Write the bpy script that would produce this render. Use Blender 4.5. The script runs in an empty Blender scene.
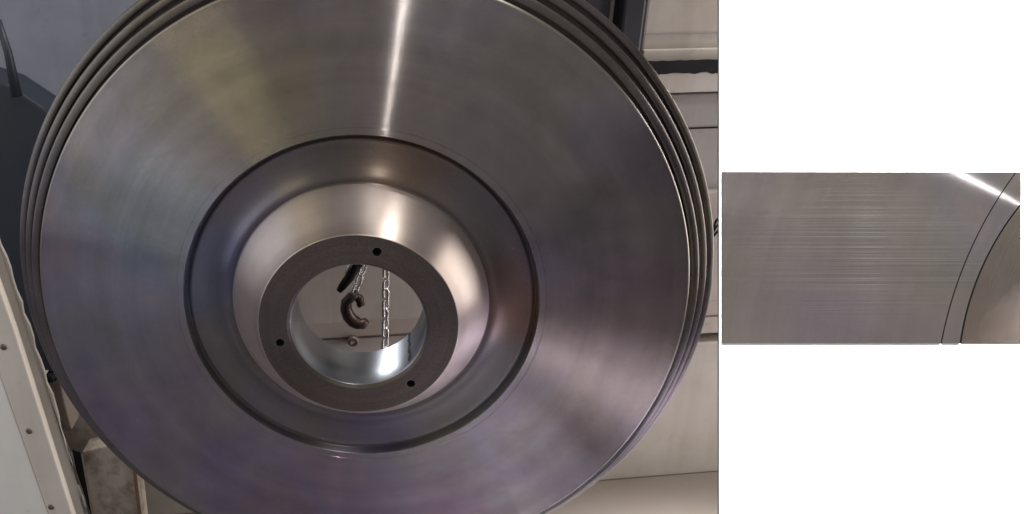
import bpy, bmesh, math, random
from mathutils import Vector, Matrix, Quaternion
random.seed(7)
sc = bpy.context.scene
C = sc.collection

# ------------------------------------------------------------------ camera
F = 885.64
CAM = Vector((0.0358211, -0.80405207, 0.41766255))
RIGHT = Vector((0.99901605, 0.04435018, 0.0))
UP = Vector((-0.01816515, 0.4091815, 0.91227218))
FWD = Vector((-0.04045943, 0.91137455, -0.40958451))
cd = bpy.data.cameras.new('camera'); cam = bpy.data.objects.new('camera', cd); C.objects.link(cam)
m = Matrix((RIGHT, UP, -FWD)).transposed().to_4x4(); m.translation = CAM
cam.matrix_world = m
cd.sensor_width = 36.0; cd.lens = F / 1024 * 36.0
cd.shift_x = (512 - 360) / 1024; cd.clip_start = 0.01; cd.clip_end = 100
sc.camera = cam

# ------------------------------------------------------------------ light
w = bpy.data.worlds.new('World'); sc.world = w; w.use_nodes = True
bg = w.node_tree.nodes['Background']
bg.inputs[0].default_value = (0.90, 0.85, 0.82, 1); bg.inputs[1].default_value = 0.31

def area(name, loc, target, sx, sy, watts, col=(1, 1, 1), roll=0.0, spread=180):
    l = bpy.data.lights.new(name, 'AREA'); l.shape = 'RECTANGLE'; l.size = sx; l.size_y = sy
    l.energy = watts; l.color = col; l.spread = math.radians(spread)
    o = bpy.data.objects.new(name, l); C.objects.link(o); o.location = loc
    d = Vector(target) - Vector(loc)
    o.rotation_euler = (d.to_track_quat('-Z', 'Y') @ Quaternion((0, 0, 1), roll)).to_euler()
    return o

area('ceiling_lamp', (0.235, -1.15, 1.55), (0.2, -0.1, 0), 0.024, 0.06, 4.8, (1.0, 0.97, 0.93))
area('workshop_window_light', (-2.1, -0.9, 0.85), (0, -0.1, 0.85), 1.4, 1.3, 9.5, (0.88, 0.94, 1.0))
area('low_soften_light', (-2.15, -0.9, -0.1), (0, -0.1, -0.1), 1.4, 0.66, 2.2, (0.90, 0.94, 1.0))  # added dim lamp, softens the reflected lower edge of the window light
area('yard_window_light', (-1.32, -1.2, 1.35), (0, 0, 0), 0.3, 0.8, 3.2, (1.0, 0.93, 0.58))
area('high_bay_lamp', (0.8, 0.24, 1.9), (0.5, 0.3, 0), 0.6, 0.1, 29, (1.0, 0.94, 0.88))
area('board_fill', (0.74, 0.07, 1.35), (0.58, -0.14, 0.0), 0.2, 0.08, 19, (1.0, 0.98, 0.96), spread=30)  # added lamp, lifts the board to pure white
area('bore_fill', (-0.17, 0.25, 0.13), (0.055, 0.0, -0.03), 0.06, 0.06, 0.065, (0.92, 0.96, 1.0), spread=40)  # added unseen lamp behind the disc, brightens the bore wall
area('side_window_light', (1.5, 0.07, 0.12), (0, 0.0, 0), 0.1, 1.1, 12, (1.0, 0.93, 0.86))
sc.view_settings.view_transform = 'Standard'; sc.view_settings.look = 'None'
sc.view_settings.exposure = 0.0; sc.view_settings.gamma = 1.0

# ------------------------------------------------------------------ helpers
def ray(u, v): return RIGHT * ((u - 360) / F) - UP * ((v - 257) / F) + FWD
def on_y(u, v, y):
    d = ray(u, v); return CAM + d * ((y - CAM.y) / d.y)

def obj(name, bm, mat, parent=None, smooth=False):
    me = bpy.data.meshes.new(name); bm.to_mesh(me); bm.free()
    if smooth:
        for p in me.polygons: p.use_smooth = True
    o = bpy.data.objects.new(name, me); C.objects.link(o)
    if mat: me.materials.append(mat)
    if parent: o.parent = parent
    return o
def tag(o, label=None, cat=None, group=None, kind=None):
    if label: o['label'] = label
    if cat: o['category'] = cat
    if group: o['group'] = group
    if kind: o['kind'] = kind
    return o
def thing(name, label, cat, loc=(0, 0, 0), group=None):
    o = bpy.data.objects.new(name, None); C.objects.link(o); o.location = loc
    o.empty_display_size = 0.02
    return tag(o, label, cat, group)

def lathe(bm, profiles, n=256):
    """profiles: list of polylines [(r,z)..] in mm; each polyline is smooth, corners between them sharp"""
    for pr in profiles:
        rings = []
        for r, z in pr:
            rings.append([bm.verts.new((r * .001 * math.cos(2 * math.pi * k / n), r * .001 * math.sin(2 * math.pi * k / n), z * .001)) for k in range(n)])
        for a, b in zip(rings[:-1], rings[1:]):
            for k in range(n):
                bm.faces.new((a[k], a[(k + 1) % n], b[(k + 1) % n], b[k]))
    return bm
def prism(bm, pts, thick, bevel=0.0):
    """pts: world points of a polygon in a plane y=const; extruded by +thick along y"""
    n = len(pts)
    a = [bm.verts.new(p) for p in pts]
    b = [bm.verts.new(Vector(p) + Vector((0, thick, 0))) for p in pts]
    f = [bm.faces.new(a), bm.faces.new(b[::-1])]
    for i in range(n): f.append(bm.faces.new((a[i], b[i], b[(i + 1) % n], a[(i + 1) % n])))
    bmesh.ops.recalc_face_normals(bm, faces=bm.faces)
    if bevel: bmesh.ops.bevel(bm, geom=list(bm.edges), offset=bevel, segments=2, affect='EDGES', profile=0.6)
    return bm
def box(bm, x0, x1, y0, y1, z0, z1, bevel=0.0):
    return prism(bm, [(x0, y0, z0), (x1, y0, z0), (x1, y0, z1), (x0, y0, z1)], y1 - y0, bevel)
def tube(bm, pts, rad, seg=10, closed=False):
    pts = [Vector(p) for p in pts]; n = len(pts); rings = []
    prev = None
    for i, p in enumerate(pts):
        if closed: t = (pts[(i + 1) % n] - pts[i - 1]).normalized()
        else: t = (pts[min(i + 1, n - 1)] - pts[max(i - 1, 0)]).normalized()
        if prev is None:
            a = Vector((0, 0, 1)) if abs(t.z) < .9 else Vector((1, 0, 0))
            u = t.cross(a).normalized()
        else: u = (prev - t * prev.dot(t)).normalized()
        prev = u; v = t.cross(u)
        r = rad[i] if isinstance(rad, (list, tuple)) else rad
        rings.append([bm.verts.new(p + (u * math.cos(2 * math.pi * k / seg) + v * math.sin(2 * math.pi * k / seg)) * r) for k in range(seg)])
    m = n if closed else n - 1
    for i in range(m):
        a, b = rings[i], rings[(i + 1) % n]
        for k in range(seg): bm.faces.new((a[k], a[(k + 1) % seg], b[(k + 1) % seg], b[k]))
    if not closed:
        bm.faces.new(rings[0][::-1]); bm.faces.new(rings[-1])
    bmesh.ops.recalc_face_normals(bm, faces=bm.faces)
    return bm

# ------------------------------------------------------------------ materials
class NT:
    def __init__(s, name):
        s.m = bpy.data.materials.new(name); s.m.use_nodes = True; s.t = s.m.node_tree
        s.b = s.t.nodes['Principled BSDF']
    def n(s, typ, **kw):
        x = s.t.nodes.new(typ)
        for k, v in kw.items(): setattr(x, k, v)
        return x
    def l(s, a, b): s.t.links.new(a, b)
    def math(s, op, a, b=None, c=None):
        x = s.n('ShaderNodeMath', operation=op)
        for i, q in enumerate((a, b, c)):
            if q is None: continue
            if hasattr(q, 'links') or hasattr(q, 'is_linked'): s.l(q, x.inputs[i])
            else: x.inputs[i].default_value = q
        return x.outputs[0]
    def vmath(s, op, a, b=None):
        x = s.n('ShaderNodeVectorMath', operation=op)
        for i, q in enumerate((a, b)):
            if q is None: continue
            if hasattr(q, 'is_linked'): s.l(q, x.inputs[i])
            else: x.inputs[i].default_value = q
        return x.outputs['Value'] if op in ('LENGTH', 'DOT_PRODUCT') else x.outputs[0]
    def noise(s, vec, scale, detail=3, rough=.5, dim='3D'):
        x = s.n('ShaderNodeTexNoise'); x.noise_dimensions = dim
        x.inputs['Scale'].default_value = scale; x.inputs['Detail'].default_value = detail; x.inputs['Roughness'].default_value = rough
        if vec is not None: s.l(vec, x.inputs['W' if dim == '1D' else 'Vector'])
        return x.outputs['Fac']
    def ramp(s, fac, stops, interp='LINEAR'):
        x = s.n('ShaderNodeValToRGB'); x.color_ramp.interpolation = interp
        e = x.color_ramp.elements
        while len(e) < len(stops): e.new(.5)
        for i, (p, c) in enumerate(stops): e[i].position = p; e[i].color = (*c, 1) if len(c) == 3 else c
        s.l(fac, x.inputs[0]); return x.outputs[0]
    def mix(s, fac, a, b, mode='MIX'):
        x = s.n('ShaderNodeMix', data_type='RGBA', blend_type=mode)
        for sock, q in ((x.inputs[0], fac), (x.inputs[6], a), (x.inputs[7], b)):
            if hasattr(q, 'is_linked'): s.l(q, sock)
            else: sock.default_value = q if not isinstance(q, tuple) else ((*q, 1) if len(q) == 3 else q)
        return x.outputs[2]

def turned(name, col, rough=.4, aniso=.95, center=(0, 0, 0), tint=.6, rings=.05, scratch=.08, rot=0.25, bump=.02, freq=900, tcenter=None, spread=0.0, scratch_glow=0.0, glow_cen=(0, 0, 0), fseed=(0, 0, 0), stain_reflections=(), grain=0.0, mottle=.25):
    """turned steel: concentric tool marks about the local Z axis, oil film staining with painted reflection tints"""
    q = NT(name)
    tc = q.n('ShaderNodeTexCoord').outputs['Object']
    pos = q.vmath('SUBTRACT', tc, center)
    tpos = q.vmath('SUBTRACT', tc, tcenter) if tcenter else pos
    sep = q.n('ShaderNodeSeparateXYZ'); q.l(pos, sep.inputs[0])
    flat = q.n('ShaderNodeCombineXYZ'); q.l(sep.outputs[0], flat.inputs[0]); q.l(sep.outputs[1], flat.inputs[1])
    r = q.vmath('LENGTH', flat.outputs[0])
    tan = q.vmath('NORMALIZE', q.vmath('CROSS_PRODUCT', (0, 0, 1), tpos))
    vt = q.n('ShaderNodeVectorTransform', vector_type='VECTOR', convert_from='OBJECT', convert_to='WORLD'); q.l(tan, vt.inputs[0])
    q.l(vt.outputs[0], q.b.inputs['Tangent'])
    # concentric tool marks that break up along the circumference
    unit = q.vmath('NORMALIZE', flat.outputs[0])
    us = q.n('ShaderNodeSeparateXYZ'); q.l(unit, us.inputs[0])
    rv = q.n('ShaderNodeCombineXYZ'); q.l(q.math('MULTIPLY', r, freq), rv.inputs[2])
    q.l(q.math('MULTIPLY', us.outputs[0], 1.6), rv.inputs[0]); q.l(q.math('MULTIPLY', us.outputs[1], 1.6), rv.inputs[1])
    marks = q.noise(rv.outputs[0], 1.0, 4, .65)
    coarse = q.noise(q.math('MULTIPLY', r, freq * .06), 1.0, 2, .5, '1D')
    warp = q.n('ShaderNodeTexNoise'); warp.inputs['Scale'].default_value = 4.0; q.l(pos, warp.inputs['Vector'])
    wp = q.vmath('ADD', pos, q.vmath('MULTIPLY', warp.outputs['Color'], (.12, .12, .0)))
    film = q.noise(q.vmath('ADD', wp, fseed), 3.2, 3, .5)
    film2 = q.noise(q.vmath('ADD', wp, (3.1, 1.7, .4)), 8.0, 5, .62)
    tintc = q.ramp(film, [(.30, (.86, .86, 1.16)), (.40, (1.0, .91, 1.04)), (.47, (1.05, 1.0, .93)), (.53, (1.06, 1.03, .84)), (.60, (.98, .98, 1.04)), (.68, (1.12, .95, .86)), (.76, (.90, .93, 1.10))])
    c = q.mix(tint, col, q.mix(1.0, col, tintc, 'MULTIPLY'))
    for sx, sy, sr, scol, sa in stain_reflections:          # oil film, handling marks and painted room reflections, ragged outlines
        ds = q.math('DIVIDE', q.vmath('LENGTH', q.vmath('SUBTRACT', flat.outputs[0], (sx, sy, 0))), sr)
        ds = q.math('ADD', ds, q.math('MULTIPLY', q.math('SUBTRACT', film2, .5), 1.3))
        ms = q.ramp(ds, [(.25, (1, 1, 1)), (1.0, (0, 0, 0))], 'EASE')
        c = q.mix(q.math('MULTIPLY', ms, sa), c, q.mix(1.0, c, scol, 'MULTIPLY'))
    g = q.math('MULTIPLY_ADD', q.math('SUBTRACT', marks, .5), scratch * 2, 1.0)
    if grain: g = q.math('MULTIPLY', g, q.math('MULTIPLY_ADD', q.math('SUBTRACT', q.noise(pos, 420, 4, .7), .5), grain, 1.0))
    g = q.math('MULTIPLY', g, q.math('MULTIPLY_ADD', q.math('SUBTRACT', coarse, .5), rings * 2, 1.0))
    g = q.math('MULTIPLY', g, q.math('MULTIPLY_ADD', q.math('SUBTRACT', film2, .5), .6, 1.0))
    film3 = q.noise(q.vmath('ADD', wp, (.7, 2.2, .1)), 24.0, 5, .68)
    g = q.math('MULTIPLY', g, q.math('MULTIPLY_ADD', q.math('SUBTRACT', film3, .5), mottle, 1.0))
    cv = q.n('ShaderNodeCombineColor'); [q.l(g, cv.inputs[i]) for i in range(3)]
    c = q.mix(1.0, c, cv.outputs[0], 'MULTIPLY')
    if scratch_glow:  # horizontal scratches, with a lamp's soft glow painted into their colour
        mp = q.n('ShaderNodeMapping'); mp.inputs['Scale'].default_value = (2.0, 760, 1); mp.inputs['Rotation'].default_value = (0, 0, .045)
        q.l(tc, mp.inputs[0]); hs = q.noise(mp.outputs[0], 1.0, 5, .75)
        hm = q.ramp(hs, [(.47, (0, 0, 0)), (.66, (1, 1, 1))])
        pd = q.vmath('LENGTH', q.vmath('MULTIPLY', q.vmath('SUBTRACT', tc, glow_cen), (7.5, 12.5, 0)))
        glow_mask = q.ramp(q.math('ADD', pd, q.math('MULTIPLY', q.math('SUBTRACT', film2, .5), .8)), [(.05, (.8, .8, .8)), (1.0, (0, 0, 0))], 'EASE')
        pn = q.vmath('LENGTH', q.vmath('MULTIPLY', q.vmath('SUBTRACT', tc, glow_cen), (42, 13, 0)))
        glow_mask = q.math('ADD', glow_mask, q.ramp(pn, [(.0, (.8, .8, .8)), (1.0, (0, 0, 0))], 'EASE'))
        c = q.mix(q.math('MULTIPLY', q.math('MULTIPLY', hm, glow_mask), scratch_glow), c, (1.0, .98, .95))
    q.l(c, q.b.inputs['Base Color'])
    rr = q.math('ADD', q.math('MULTIPLY_ADD', q.math('SUBTRACT', marks, .5), .10, rough), q.math('MULTIPLY', q.math('SUBTRACT', film2, .5), .08))
    q.l(rr, q.b.inputs['Roughness'])
    q.b.inputs['Metallic'].default_value = 1.0
    q.b.inputs['Anisotropic'].default_value = aniso
    q.b.inputs['Anisotropic Rotation'].default_value = rot
    if spread:
        # feed marks finer than a pixel: every groove flank tilts the normal along the radius
        wn = q.n('ShaderNodeTexWhiteNoise', noise_dimensions='1D'); q.l(q.math('MULTIPLY', r, 91237.0), wn.inputs['W'])
        wm = q.n('ShaderNodeTexWhiteNoise', noise_dimensions='1D'); q.l(q.math('MULTIPLY', r, 47391.0), wm.inputs['W'])
        sl = q.math('MULTIPLY', q.math('SUBTRACT', q.math('ADD', wn.outputs['Value'], wm.outputs['Value']), 1.0), spread)
        vr = q.n('ShaderNodeVectorTransform', vector_type='VECTOR', convert_from='OBJECT', convert_to='WORLD')
        rad = q.vmath('CROSS_PRODUCT', tan, (0, 0, 1)); q.l(rad, vr.inputs[0])
        sc_ = q.n('ShaderNodeVectorMath', operation='SCALE'); q.l(vr.outputs[0], sc_.inputs[0]); q.l(sl, sc_.inputs['Scale'])
        ge = q.n('ShaderNodeNewGeometry')
        nn = q.vmath('NORMALIZE', q.vmath('ADD', ge.outputs['Normal'], sc_.outputs[0]))
        q.l(nn, q.b.inputs['Normal'])
    elif bump:
        bp = q.n('ShaderNodeBump'); bp.inputs['Strength'].default_value = bump; bp.inputs['Distance'].default_value = .0006
        q.l(marks, bp.inputs['Height']); q.l(bp.outputs[0], q.b.inputs['Normal'])
    return q.m

def paint(name, col, rough=.55, dirt=.3, dirtcol=(.16, .11, .07), scale=7, metallic=0, spot=.0):
    q = NT(name)
    tc = q.n('ShaderNodeTexCoord').outputs['Object']
    a = q.noise(tc, scale, 5, .62); b = q.noise(tc, scale * 6, 4, .6)
    st = q.n('ShaderNodeMapping'); st.inputs['Scale'].default_value = (24, 24, 2.2); q.l(tc, st.inputs[0])
    s = q.noise(st.outputs[0], 1.0, 4, .6)
    f = q.ramp(a, [(.45, (0, 0, 0)), (.8, (1, 1, 1))]); f2 = q.ramp(s, [(.5, (0, 0, 0)), (.8, (1, 1, 1))])
    c = q.mix(q.math('MULTIPLY', f, dirt), col, dirtcol)
    c = q.mix(q.math('MULTIPLY', f2, dirt * .6), c, dirtcol)
    c = q.mix(q.math('MULTIPLY', q.ramp(b, [(.62, (0, 0, 0)), (.72, (1, 1, 1))]), dirt * .5 + spot), c, dirtcol)
    q.l(c, q.b.inputs['Base Color'])
    q.l(q.math('MULTIPLY_ADD', b, .25, rough - .12), q.b.inputs['Roughness'])
    q.b.inputs['Metallic'].default_value = metallic
    if max(col) < .02: q.b.inputs['Specular IOR Level'].default_value = .12 if max(col) > .005 else .0
    bp = q.n('ShaderNodeBump'); bp.inputs['Strength'].default_value = .12; bp.inputs['Distance'].default_value = .001
    q.l(b, bp.inputs['Height']); q.l(bp.outputs[0], q.b.inputs['Normal'])
    return q.m

STEEL = (.35, .325, .34)
M = dict(
    face=turned('turned_face_steel', STEEL, .19, 1.0, spread=.75, scratch=.13, rings=.10, mottle=.5, grain=.25, stain_reflections=[  # face tints partly paint the room's coloured reflections
        (-.12, .21, .13, (1.08, 1.10, .82), 1), (-.20, .09, .12, (.86, 1.02, 1.04), 1), (-.26, -.02, .13, (.90, .97, 1.08), 1),
        (-.07, -.26, .17, (.97, .88, 1.10), 1), (.10, -.27, .10, (1.06, .88, 1.0), 1), (.25, -.06, .15, (1.03, .95, .88), 1),
        (.16, .20, .12, (.92, .93, .92), .8), (.215, .08, .07, (.76, .80, .76), .9), (-.22, -.17, .14, (.92, .90, 1.02), 1), (.22, -.2, .1, (.85, .84, .88), 1)]),
    rim=turned('turned_rim_steel', (.205, .19, .19), .36, .9, tint=.6, grain=.7, mottle=.6),
    edge=turned('burnished_edge_steel', (.34, .32, .31), .36, .8),
    dish=turned('turned_dish_steel', (.235, .225, .232), .38, .95, freq=1400, grain=.3, stain_reflections=[(.16, .0, .08, (1.2, .88, .66), 1), (-.15, .03, .09, (.80, .92, 1.15), 1), (.02, -.16, .08, (.9, .88, 1.1), 1), (.04, .15, .07, (1.1, .9, .75), 1)]),
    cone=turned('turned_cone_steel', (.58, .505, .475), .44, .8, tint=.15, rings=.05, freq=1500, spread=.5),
    hub=turned('turned_hub_steel', (.145, .122, .110), .55, .5, tint=.2, rings=.14, scratch=.35, grain=.9, freq=1500),
    bore=turned('bored_steel', (.36, .37, .39), .34, .5, tint=.1),
    hole=paint('black_hole_inside', (.012, .012, .014), .5, .1),  # bolt hole insides coloured black
    beige=paint('beige_machine_paint', (.41, .37, .34), .5, .45),
    cream=paint('cream_machine_paint', (.44, .41, .378), .5, .4),
    white_sheet=paint('white_sheet_paint', (.86, .84, .80), .5, .10, spot=.05),
    greenish=paint('pale_grey_green_paint', (.70, .65, .59), .5, .2),
    grey=paint('grey_brown_paint', (.29, .27, .255), .55, .3, (.08, .07, .06)),
    blue=paint('blue_grey_wall_paint', (.28, .295, .36), .6, .7, (.12, .13, .17), 5),
    navy=paint('dark_navy_paint', (.020, .027, .042), .5, .3, (.06, .05, .04)),
    black=paint('flat_black', (.012, .012, .014), .6, .2, (.05, .04, .03), 30),
    bed=paint('machine_bed_paint', (.19, .165, .148), .55, .35),
    floor=paint('grey_workshop_floor', (.21, .20, .25), .5, .35, (.12, .11, .13), 3),
    dark=paint('near_black_navy_paint', (.012, .014, .020), .5, .3, (.04, .03, .03)),
    band=paint('brownish_band_paint', (.36, .305, .27), .5, .3),
    dirty=paint('dirty_rust_stained_paint', (.42, .37, .32), .6, 1.0, (.10, .055, .03), 38, spot=.2),
    added_back=paint('added_back_brown', (.07, .05, .04), .8, .3, (.04, .03, .02)),
    groove=paint('groove_shade_black', (.002, .002, .002), .9, .0),  # groove shade painted black, stays dark under the strong lamp
    rust=paint('rusty_metal', (.22, .13, .07), .7, .6, (.09, .04, .02), 20),
    chain=paint('zinc_chain_steel', (.75, .74, .72), .28, .3, (.25, .22, .2), 60, 1.0),
    hook=paint('dark_forged_steel', (.075, .05, .048), .42, .4, (.02, .018, .02), 40, .6),
    screw=paint('screw_steel', (.16, .13, .11), .5, .4, (.06, .03, .02), 80, .7),
)
q = NT('white_board_laminate')
q.b.inputs['Roughness'].default_value = .75
tc = q.n('ShaderNodeTexCoord').outputs['Object']
q.l(q.ramp(q.noise(tc, 60, 3), [(.3, (.93, .93, .93)), (.7, (.95, .95, .95))]), q.b.inputs['Base Color'])
M['board'] = q.m

# ------------------------------------------------------------------ setting: bed and wall panels
BED = -0.464; WY = 0.35
bed = obj('machine_bed', box(bmesh.new(), -1.4, 1.6, .06, 1.0, BED - .04, BED), M['bed']); tag(bed, kind='structure')
flo = obj('floor', box(bmesh.new(), -3, 3, -3, .0595, BED - .04, BED), M['floor']); tag(flo, kind='structure')
PSI = math.radians(9.5); P0 = on_y(719, 300, WY)
WALL = Matrix.Translation((P0.x, P0.y, 0)) @ Matrix.Rotation(PSI, 4, 'Z'); WI = WALL.inverted()
def loc(u, v, y=0.0):            # the point of the wall frame (x along the wall, y into it) seen at a pixel
    d = WI.to_3x3() @ ray(u, v); c = WI @ CAM
    return c + d * ((y - c.y) / d.y)
def zrow(v, y=0.0, u=719): return loc(u, v, y).z
def wobj(name, bm, mat, parent=None):
    o = obj(name, bm, mat, parent)
    if not parent: o.matrix_world = WALL
    return o
XL, XR = -0.62, 0.9
back = obj('wall', box(bmesh.new(), -1.5, 1.5, .62, .66, BED, .9), M['blue']); tag(back, kind='structure')
bk2 = wobj('added_gap_backing', box(bmesh.new(), XL, XR, .05, .07, BED, .45), M['black']); tag(bk2, kind='structure')  # black sheet added behind the panels to darken their gaps

def wall_panel(name, v0, v1, y, thick, mat, label, x0=XL, x1=XR, bev=.003):
    o = wobj(name, box(bmesh.new(), x0, x1, y, y + thick, max(BED + .0005, zrow(v1, y)), zrow(v0, y), bev), mat)
    return tag(o, label, 'panel', 'horizontal panels of the machine wall behind the disc')
XC = loc(648, 0).x
o = wall_panel('wall_panel', -90, 59, 0, .04, M['beige'], 'beige machine panel right of the dark columns, above the black gap', XC, XR)
obj('panel_lip', box(bmesh.new(), XC, XR, -.006, -.0005, zrow(60), zrow(47), .002), M['cream'], o)
obj('panel_seam', box(bmesh.new(), XC, XR, -.0012, -.0004, zrow(33.2), zrow(32)), M['grey'], o)
wall_panel('wall_rail', 71, 92, -.012, .05, M['cream'], 'narrow cream rail directly under the black gap', XC - .1, XR)
o = wall_panel('wall_panel', 93, 190, .01, .03, M['grey'], 'grey brown panel recessed under the narrow cream rail')
obj('panel_seam', box(bmesh.new(), XC - .1, XR, .0085, .0095, zrow(130), zrow(128.6)), M['black'], o)
o = wall_panel('wall_panel', 191, 333, 0, .04, M['beige'], 'beige panel with a brownish band, seen through the bore')
zb = zrow(320, 0, 372)
obj('panel_band', box(bmesh.new(), XL, XR, -.0009, -.0003, zrow(337, 0, 372), zb), M['band'], o)
obj('panel_seam', box(bmesh.new(), XL, XR, -.0016, -.001, zrow(337, 0, 372), zrow(335, 0, 372)), M['screw'], o)
wall_panel('wall_panel', 342, 476, -.002, .04, M['cream'], 'cream bottom panel below the dark slit', -1.02)
# ragged black strip put in as the shade of the open gap
bm = bmesh.new()
xs = [XC + (XR - XC) * i / 140 for i in range(141)]
YS = -.0128
top = [bm.verts.new((x, YS, zrow(59, YS) - random.random() * .0014)) for x in xs]
bot = [bm.verts.new((x, YS, zrow(71.5, YS) - random.random() * .003)) for x in xs]
for i in range(140): bm.faces.new((top[i], bot[i], bot[i + 1], top[i + 1]))
bmesh.ops.recalc_face_normals(bm, faces=bm.faces)
s = wobj('gap_shade_strip', bm, M['black']); s.modifiers.new('s', 'SOLIDIFY').thickness = .0006
tag(s, 'ragged black strip painted as the shade of the gap above the cream rail', 'seal')  # added strip, stands in for the shade of the gap
# dark columns top right
def column(name, ua, ub, mat, label, y, th=.04):
    o = wobj(name, box(bmesh.new(), loc(ua, 0, y).x, loc(ub, 0, y).x, y, y + th, zrow(91, y) + .004, .45, .003), mat)
    return tag(o, label, 'column', 'dark upright columns behind the top right rim')
column('steel_column', 625, 647, M['dark'], 'dark navy column touching the beige panel at top right', -.03)
column('steel_column', 611, 624.5, M['grey'], 'narrow brownish column between the two dark columns', .0)
column('steel_column', 585, 610.5, M['dark'], 'dark navy column nearest to the rim of the disc', -.02)

# ------------------------------------------------------------------ left side of the machine
def poly(name, pix, y, th, mat, parent=None, bev=.002):
    return obj(name, prism(bmesh.new(), [on_y(u, v, y) for u, v in pix], th, bev), mat, parent)
guard = thing('machine_guard', 'cream slanted machine guard with dark screws at lower left', 'guard', on_y(0, 514, .10))
GI = Matrix.Translation(-guard.location)
def gpart(name, pix, y, th, mat, bev=.002):
    o = poly(name, pix, y, th, mat, guard, bev); o.data.transform(GI); return o
gpart('panel', [(-150, 330), (-12, 342), (48, 514), (75, 590), (-150, 590)], .10, .012, M['white_sheet'])
gpart('flange', [(-60, 130), (-30, 205), (14, 330), (72, 514), (97, 590), (75.5, 590), (48.5, 514), (-11.5, 342), (-60, 205)], .094, .02, M['greenish'])
# return edge with chipped paint
pix = [(-29.5, 205), (14.6, 330), (72.6, 514), (97.6, 590), (114, 590)]
e = []
for i in range(41):
    t = i / 40; v = 590 - t * 460
    u = 86 + (v - 514) * .29 if v > 400 else 53 + (v - 400) * .335
    e.append((u + random.uniform(-1.4, 1.4), v))
gpart('return_edge', pix + e, .104, .004, M['cream'], 0)
for (u, v) in ((3.5, 347), (29, 431), (51, 507)):
    p = on_y(u, v, .094) - guard.location
    bm = bmesh.new()
    lathe(bm, [[(.01, 2.2), (2.0, 2.1), (3.4, 1.6), (4.0, .6), (4.1, -.5)]], 20)
    s = obj('screw', bm, M['screw'], guard, True); s.matrix_local = Matrix.Translation(p) @ Matrix.Rotation(math.pi / 2, 4, 'X')

o = poly('machine_block', [(46, 381), (60, 378), (64, 400), (72, 430), (58, 420), (52, 402)], .13, .04, M['bed'])
tag(o, 'small brownish block wedged between guard and disc', 'block')
o = poly('machine_bracket', [(56, 404), (74, 390), (90, 412), (112, 440), (80, 455), (70, 452), (62, 428)], .16, .03, M['dirty'])
tag(o, 'pale angular bracket under the left edge of the disc', 'bracket')
col = thing('machine_post', 'dirty beige post with a dark slit at lower left', 'post', on_y(100, 590, .13))
for nm, pix, mt in (('post_body', [(82, 452), (132, 440), (150, 590), (106, 590), (92, 514)], 'dirty'),
                    ('slit', [(72, 450), (80, 453), (91, 514), (105, 590), (97, 590), (85, 514)], 'black'),
                    ('rust_strip', [(129, 440), (132.5, 440), (150.5, 590), (147, 590)], 'rust')):
    y = .13 if nm != 'rust_strip' else .1285
    p_ = poly(nm, pix, y, .03 if nm == 'post_body' else (.002 if nm == 'slit' else .001), M[mt], col, 0 if nm != 'post_body' else .002)
    p_.data.transform(Matrix.Translation(-col.location))
o = poly('shade_block', [(-70, 60), (6, 84), (44, 109), (60, 130), (75, 420), (-70, 420)], .30, .06, M['navy'], None, .004)  # dark block put in for the shaded region behind the left rim
tag(o, 'dark navy block painted for the shaded region behind the left rim', 'shade block')
bm = bmesh.new(); tube(bm, [on_y(-2, 20, .29), on_y(8, 52, .285), on_y(17, 96, .285)], [.004, .005, .007], 12)
lever = obj('machine_lever', bm, M['navy'], None, True); tag(lever, 'thin dark lever rising from the navy shade block at far left', 'lever')
bm = bmesh.new()
lathe(bm, [[(.01, 9), (5, 9), (5.5, 8.5), (5.5, 0)], [(5.5, 0), (8, 0), (8, -8)]], 6)
bl = obj('machine_bolt', bm, M['black']); bl.matrix_world = Matrix.Translation(on_y(52, 376, .12)) @ Matrix.Rotation(math.pi / 2, 4, 'X')
tag(bl, 'black bolt head between guard and disc rim', 'bolt')
# cable ends at the right
cab = thing('cable_bundle', 'three black cable ends curling out beside the added white board', 'cables', on_y(722, 240, .3))
for k in range(3):
    bm = bmesh.new(); tube(bm, [on_y(711 + k, 239 - 5 * k, .32) - cab.location, on_y(716, 233 - 6 * k, .31) - cab.location, on_y(726, 222 - 6 * k, .325) - cab.location, on_y(745, 215 - 4 * k, .349) - cab.location], .0016, 8)
    obj('cable', bm, M['black'], cab, True)

# ------------------------------------------------------------------ chains and hooks behind the bore
def link_mesh(L=.0178, W=.0118, r=.0020):
    bm = bmesh.new(); pts = []; h = L / 2 - W / 2 ; R = W / 2 - r
    for k in range(9):
        a = math.pi * k / 8; pts.append((R * math.cos(a), 0, h + R * math.sin(a)))
    for k in range(9):
        a = math.pi + math.pi * k / 8; pts.append((R * math.cos(a), 0, -h + R * math.sin(a)))
    tube(bm, pts, r, 8, True)
    me = bpy.data.meshes.new('link'); bm.to_mesh(me); bm.free()
    for p in me.polygons: p.use_smooth = True
    me.materials.append(M['chain']); return me
LM = link_mesh()
def chain(parent, a, b, pitch=.0136):
    a, b = Vector(a), Vector(b); d = b - a; n = int(d.length / pitch)
    qd = d.to_track_quat('Z', 'Y')
    for i in range(n + 1):
        o = bpy.data.objects.new('link', LM); C.objects.link(o); o.parent = parent
        o.location = a + d.normalized() * pitch * i
        o.rotation_euler = (qd @ Quaternion((0, 0, 1), math.radians(45 + 90 * (i % 2) + random.uniform(-8, 8)))).to_euler()
YC = .16
p0 = on_y(386, 262, YC)
ch = thing('hoist_chain', 'straight silver link chain hanging behind the bore at right', 'chain', (p0.x, YC, p0.z))
chain(ch, (0, 0, .42), (0, 0, -.16))
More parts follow.
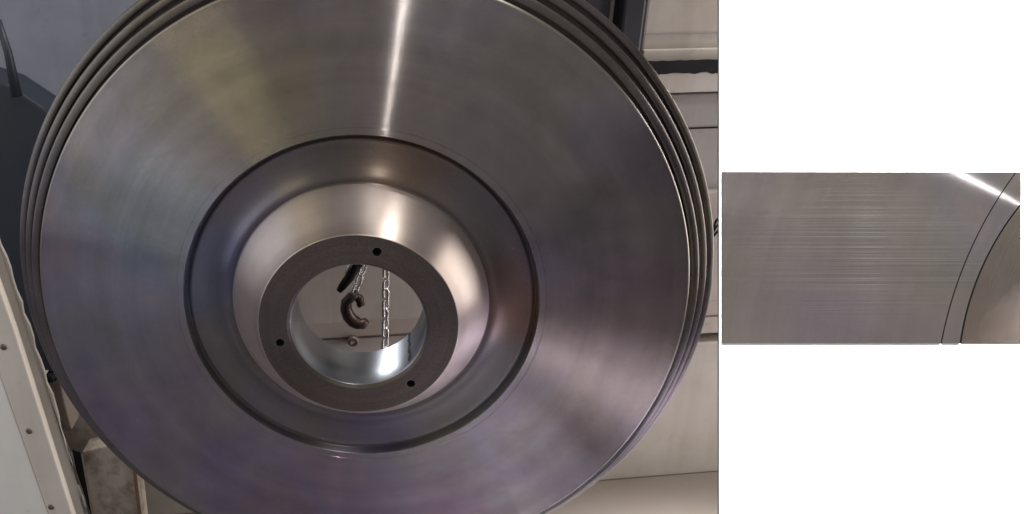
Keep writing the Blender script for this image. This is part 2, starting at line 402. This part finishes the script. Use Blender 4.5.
# hook on its own chain
ht = on_y(354, 296, YC)
hk = thing('hook_chain', 'silver chain ending in a dark open hook behind the bore', 'chain hook', ht)
top = on_y(369, 250, YC) - ht
chain(hk, Vector(top) + Vector((.05, .0, .30)), Vector(top))
chain(hk, top, (0, 0, .004))
def pp(u, v, dy=0): return on_y(u, v, YC + dy) - ht
bm = bmesh.new()
tube(bm, [pp(357, 294), pp(351, 297), pp(346.5, 302), pp(346, 309), pp(348.5, 316), pp(353, 321), pp(358, 323.5), pp(363, 324), pp(367, 320.5)],
     [.0052, .0062, .0068, .0074, .008, .0082, .0078, .0068, .0042], 12)
obj('hook', bm, M['hook'], hk, True)
bm = bmesh.new(); tube(bm, [pp(355, 296), pp(359, 298), pp(361, 304), pp(358, 306)], [.0045, .006, .005, .003], 10)
obj('safety_latch', bm, M['hook'], hk, True)
# shackle / second hook, darker, hanging higher
sh = thing('lifting_clamp', 'dark slanted clamp hanging above the hook', 'clamp', on_y(352, 280, YC - .02))
def ps(u, v, dy=0): return on_y(u, v, YC - .02 + dy) - sh.location
bm = bmesh.new(); tube(bm, [ps(362, 246), ps(356, 266), ps(349, 278), ps(342, 287), ps(339, 291)], [.004, .0055, .006, .005, .0035], 12)
obj('jaw', bm, M['black'], sh, True)
bm = bmesh.new(); tube(bm, [ps(356, 252), ps(352, 264), ps(349, 268), ps(346, 273)], [.0028, .003, .003, .002], 10)
obj('jaw_arm', bm, M['chain'], sh, True)
chain(sh, ps(368, 252) + Vector((.02, 0, .3)), ps(361, 262))
# fitting on the wall below
bm = bmesh.new(); lathe(bm, [[(2.6, 3), (5, 4.5), (7, 3.6), (7.6, 0), (7.6, -4)]], 28)
p = WALL @ loc(353, 341, -.006)
ft = obj('wall_fitting', bm, M['screw'], None, True); ft.matrix_world = Matrix.Translation(p) @ Matrix.Rotation(PSI, 4, 'Z') @ Matrix.Rotation(math.pi / 2, 4, 'X')
tag(ft, 'small round dark fitting on the panel seen low through the bore', 'fitting')

# ------------------------------------------------------------------ the disc
disc = thing('machined_disc', 'large turned steel disc with stepped rim and raised bored hub', 'disc', (0, 0, 0))
disc.rotation_euler = (math.pi / 2, 0, 0)          # local Z -> -Y (towards the viewer), local Y -> world Z
N = 384
RF = 329.0
def arc(cx, cz, r, a0, a1, n=6): return [(cx + r * math.cos(math.radians(a0 + (a1 - a0) * i / n)), cz + r * math.sin(math.radians(a0 + (a1 - a0) * i / n))) for i in range(n + 1)]
# flat face with a fine scribed line
obj('face', lathe(bmesh.new(), [[(189.4, 0), (240, 0), (290, 0), (RF - 1.8, 0)]], N), M['face'], disc, True)
obj('scribed_ring', lathe(bmesh.new(), [[(182.2, 0), (188.6, 0)], [(188.6, 0), (188.8, -.3), (189.2, -.3), (189.4, 0)]], N), M['face'], disc, True)
obj('face_edge', lathe(bmesh.new(), [arc(RF - 1.8, -2.2, 2.2, 95, 0, 6) + [(RF + .3, -12)]], N), M['edge'], disc, True)
def ridge(r0, r1, z, zb):
    return [[(r0, z - 12)] + arc(r0 + 2.4, z - 2.4, 2.4, 180, 90, 5) + [((r0 + r1) / 2 + 1, z - .2)] + arc(r1 - 2.4, z - 2.8, 2.4, 90, 0, 5) + [(r1, zb)]]
for r0, r1, z in ((332.5, 341.0, -8), (344.5, 352.2, -21), (355.8, 363.4, -34)):
    obj('rim_ridge', lathe(bmesh.new(), [[(r0 - 3.6, z - 11), (r0, z - 11)]] + ridge(r0, r1, z, -52 if r1 > 360 else z - 24), N), M['rim'], disc, True)
obj('back', lathe(bmesh.new(), [[(363.4, -52), (300, -46), (200, -27), (65.8, -22)]], N), M['rim'], disc, True)
# dished ring round the hub
obj('dish', lathe(bmesh.new(), [[(182.2, 0), (181.6, -.4), (181.3, -1), (181.0, -8), (180.2, -11.5), (178.6, -12), (177.6, -10.5), (176.6, -8), (175.2, -6.8), (173, -6.9), (168, -8.2), (160, -9.6), (152, -9.5), (146, -7.5), (142, -5.2)] + [(139.5, -4.2), (137.5, -4.0), (135.5, -4.6), (133.8, -5.8), (132.6, -6.2), (131.6, -5)]], N), M['dish'], disc, True)
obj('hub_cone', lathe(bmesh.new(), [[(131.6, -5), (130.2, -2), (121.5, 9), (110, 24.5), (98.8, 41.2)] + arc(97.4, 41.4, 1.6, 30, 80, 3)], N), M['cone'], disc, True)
HZ = 43.0
hub = obj('hub_face', lathe(bmesh.new(), [[(97.6, HZ), (97.6, HZ - 9)], [(97.6, HZ), (70, HZ)], [(70, HZ), (67.2, HZ - 2.4)], [(67.2, HZ - 2.4), (67.2, HZ - 9)], [(97.6, HZ - 9), (67.2, HZ - 9)]], N), M['hub'], disc)
bmw = bmesh.new(); bmw.from_mesh(hub.data); bmesh.ops.remove_doubles(bmw, verts=bmw.verts, dist=1e-6); bmesh.ops.recalc_face_normals(bmw, faces=bmw.faces); bmw.to_mesh(hub.data); bmw.free()
cut = bmesh.new()
HOLES = [(.0180, .0812), (-.0772, -.0191), (.0533, -.0630)]
for hx, hy in HOLES:
    bmesh.ops.create_cone(cut, cap_ends=True, segments=28, radius1=.0043, radius2=.0043, depth=.05, matrix=Matrix.Translation((hx, hy, .04)))
cutme = bpy.data.meshes.new('cut'); cut.to_mesh(cutme); cut.free()
cuto = bpy.data.objects.new('cut', cutme); C.objects.link(cuto); cuto.parent = disc
md = hub.modifiers.new('b', 'BOOLEAN'); md.object = cuto; md.operation = 'DIFFERENCE'; md.solver = 'EXACT'
bpy.context.view_layer.update()
dg = bpy.context.evaluated_depsgraph_get()
hub2 = bpy.data.meshes.new_from_object(hub.evaluated_get(dg)); hub.modifiers.clear(); hub.data = hub2
bpy.data.objects.remove(cuto)
for hx, hy in HOLES:
    bm = bmesh.new(); lathe(bm, [[(.01, HZ - 8.5), (4.28, HZ - 8.5), (4.28, HZ - .4)]], 28)
    h = obj('bolt_hole', bm, M['hole'], disc, True); h.location = (hx, hy, 0)
    obj('chamfer', lathe(bmesh.new(), [[(4.26, HZ - .5), (4.8, HZ + .06), (5.2, HZ + .03)]], 28), M['rim'], h, True)
obj('bore', lathe(bmesh.new(), [[(67.1, HZ - 2.7), (66.3, HZ - 3.4), (65.8, 10), (65.8, -22)]], N), M['bore'], disc, True)

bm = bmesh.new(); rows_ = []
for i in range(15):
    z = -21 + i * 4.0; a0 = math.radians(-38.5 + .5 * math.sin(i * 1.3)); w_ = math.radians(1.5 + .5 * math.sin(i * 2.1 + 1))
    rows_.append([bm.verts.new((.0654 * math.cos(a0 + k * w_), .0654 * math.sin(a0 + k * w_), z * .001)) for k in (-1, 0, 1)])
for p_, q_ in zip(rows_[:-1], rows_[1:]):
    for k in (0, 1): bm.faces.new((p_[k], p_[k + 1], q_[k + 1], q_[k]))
obj('bore_reflection', bm, M['black'], disc, True)  # dark chain reflection painted as a strip on the bore wall
# cradle that carries the disc, below the frame
cr = thing('disc_cradle', 'low steel cradle under the bottom of the disc', 'cradle', (0, .022, BED))
obj('base_plate', box(bmesh.new(), -.22, .22, -.05, .05, .0005, .02, .002), M['navy'], cr)
for s in (-1, 1):
    a = math.radians(26)
    px, pz = s * .3637 * math.sin(a), -.3637 * math.cos(a) - BED
    bm = bmesh.new(); prism(bm, [(px - s * .05 * 1, -.03, .02), (px + s * .04, -.03, .02), (px + s * .04, -.03, pz + .04 * math.tan(a) - .002), (px - s * .05, -.03, pz - .05 * math.tan(a) - .002)][::s], .06, .002)
    obj('support_block', bm, M['navy'], cr)

# ------------------------------------------------------------------ added white board for the collage margin, inset close-up built as a plate
D = .75; PX = D / F
BM = Matrix((RIGHT, UP, -FWD)).transposed().to_4x4()
def bl(u, v): return ((u - 871.5) * PX, -(v - 257.5) * PX)
org = CAM + FWD * D + RIGHT * ((871.5 - 360) * PX) - UP * (.5 * PX)
vb = 257.5 + (org.z - BED) / UP.z / PX         # row where the board meets the bed
def plate_mesh(pts, z0, z1, bevel=0):
    bm = bmesh.new(); a = [bm.verts.new((x, y, z1)) for x, y in pts]; b = [bm.verts.new((x, y, z0)) for x, y in pts]
    n = len(pts); bm.faces.new(a); bm.faces.new(b[::-1])
    for i in range(n): bm.faces.new((a[i], b[i], b[(i + 1) % n], a[(i + 1) % n]))
    bmesh.ops.recalc_face_normals(bm, faces=bm.faces); return bm
board = thing('margin_board', 'added white board standing in for the blank margin right of the disc', 'board')
BM.translation = org; board.matrix_world = BM
obj('sheet', plate_mesh([bl(719.4, -60), bl(1080, -60), bl(1080, vb), bl(719.4, vb)], -.002, 0), M['board'], board)
obj('back_light_block', plate_mesh([bl(719.8, -60), bl(1079.6, -60), bl(1079.6, vb - 1), bl(719.8, vb - 1)], -.0045, -.0021), M['added_back'], board)  # dark back added to cut the board's light reflected in the disc
# prop strut behind the added board
bm = bmesh.new(); t0 = Vector((.06, -.05, -.0145)); 
down = (BM.to_3x3().inverted() @ Vector((0, .34, -1))).normalized()
tlen = (org + BM.to_3x3() @ t0).z - BED
L = tlen / -(BM.to_3x3() @ down).z
tube(bm, [t0, t0 + down * L * .985], .009, 12); obj('prop_strut', bm, M['grey'], board, True)

plate = thing('inset_plate', 'added turned steel plate on the white board, standing in for the inset close-up', 'steel plate')
PM = BM.copy(); PM.translation = org + BM.to_3x3() @ Vector((0, 0, .0)); plate.matrix_world = PM
x0, x1, y0, y1 = 722, 1020.6, 172, 343.2
C1 = (1349.7, 420.3); R1 = 416.1; C2 = (1238.2, 381.5); R2 = 280.5
def arcx(c, r, v): return c[0] - math.sqrt(max(r * r - (v - c[1]) ** 2, 0))
rows = [y0 + (y1 - y0) * i / 120 for i in range(121)]
def region(left, right, z, name, mat, dz=0.0):
    bm = bmesh.new(); top = []; low = []
    rr = [v for v in rows if right(v) - left(v) > .05]
    for v in rr:
        a, b = bl(left(v), v), bl(right(v), v)
        top.append((bm.verts.new((*a, z)), bm.verts.new((*b, z)))); low.append((bm.verts.new((*a, .0002)), bm.verts.new((*b, .0002))))
    for i in range(len(rr) - 1):
        bm.faces.new((top[i][0], top[i][1], top[i + 1][1], top[i + 1][0]))
        bm.faces.new((top[i][0], low[i][0], low[i + 1][0], top[i + 1][0])); bm.faces.new((top[i][1], low[i][1], low[i + 1][1], top[i + 1][1]))
    for k in (0, -1): bm.faces.new((top[k][0], top[k][1], low[k][1], low[k][0]))
    bmesh.ops.recalc_face_normals(bm, faces=bm.faces)
    for f in bm.faces: f.material_index = 0 if abs(f.normal.z) > .5 else 1
    o = obj(name, bm, mat, plate); o.data.materials.append(M['groove']); return o
tcen = bl(1085, 239)
cen = bl(1349.7, 420.3)
M['plate'] = turned('inset_plate_steel', (.60, .565, .585), .19, 1.0, (*cen, 0), freq=1100, scratch=.08, tint=.6, fseed=(.3, .2, 0), spread=.75, scratch_glow=1.0, glow_cen=(*bl(868, 250), 0), tcenter=(*tcen, 0), rings=.05)
M['corner'] = turned('inset_brownish_turned_steel', (.52, .46, .41), .2, 1.0, (*cen, 0), freq=1100, spread=.75, tcenter=(*tcen, 0), scratch=.2)
obj('groove_shade_backing', plate_mesh([bl(x0, y0), bl(x1, y0), bl(x1, y1), bl(x0, y1)], .00004, .0002), M['groove'], plate)
region(lambda v: x0, lambda v: min(x1, arcx(C1, R1, v) - .7), .0006, 'inset_plate_face', M['plate'])
region(lambda v: min(x1, arcx(C1, R1, v) + .6), lambda v: min(x1, arcx(C2, R2, v) - 1.3), .0006, 'inset_scribed_strip', M['plate'])
region(lambda v: min(x1, arcx(C2, R2, v) + .8), lambda v: x1, .00045, 'recessed_corner', M['corner'])
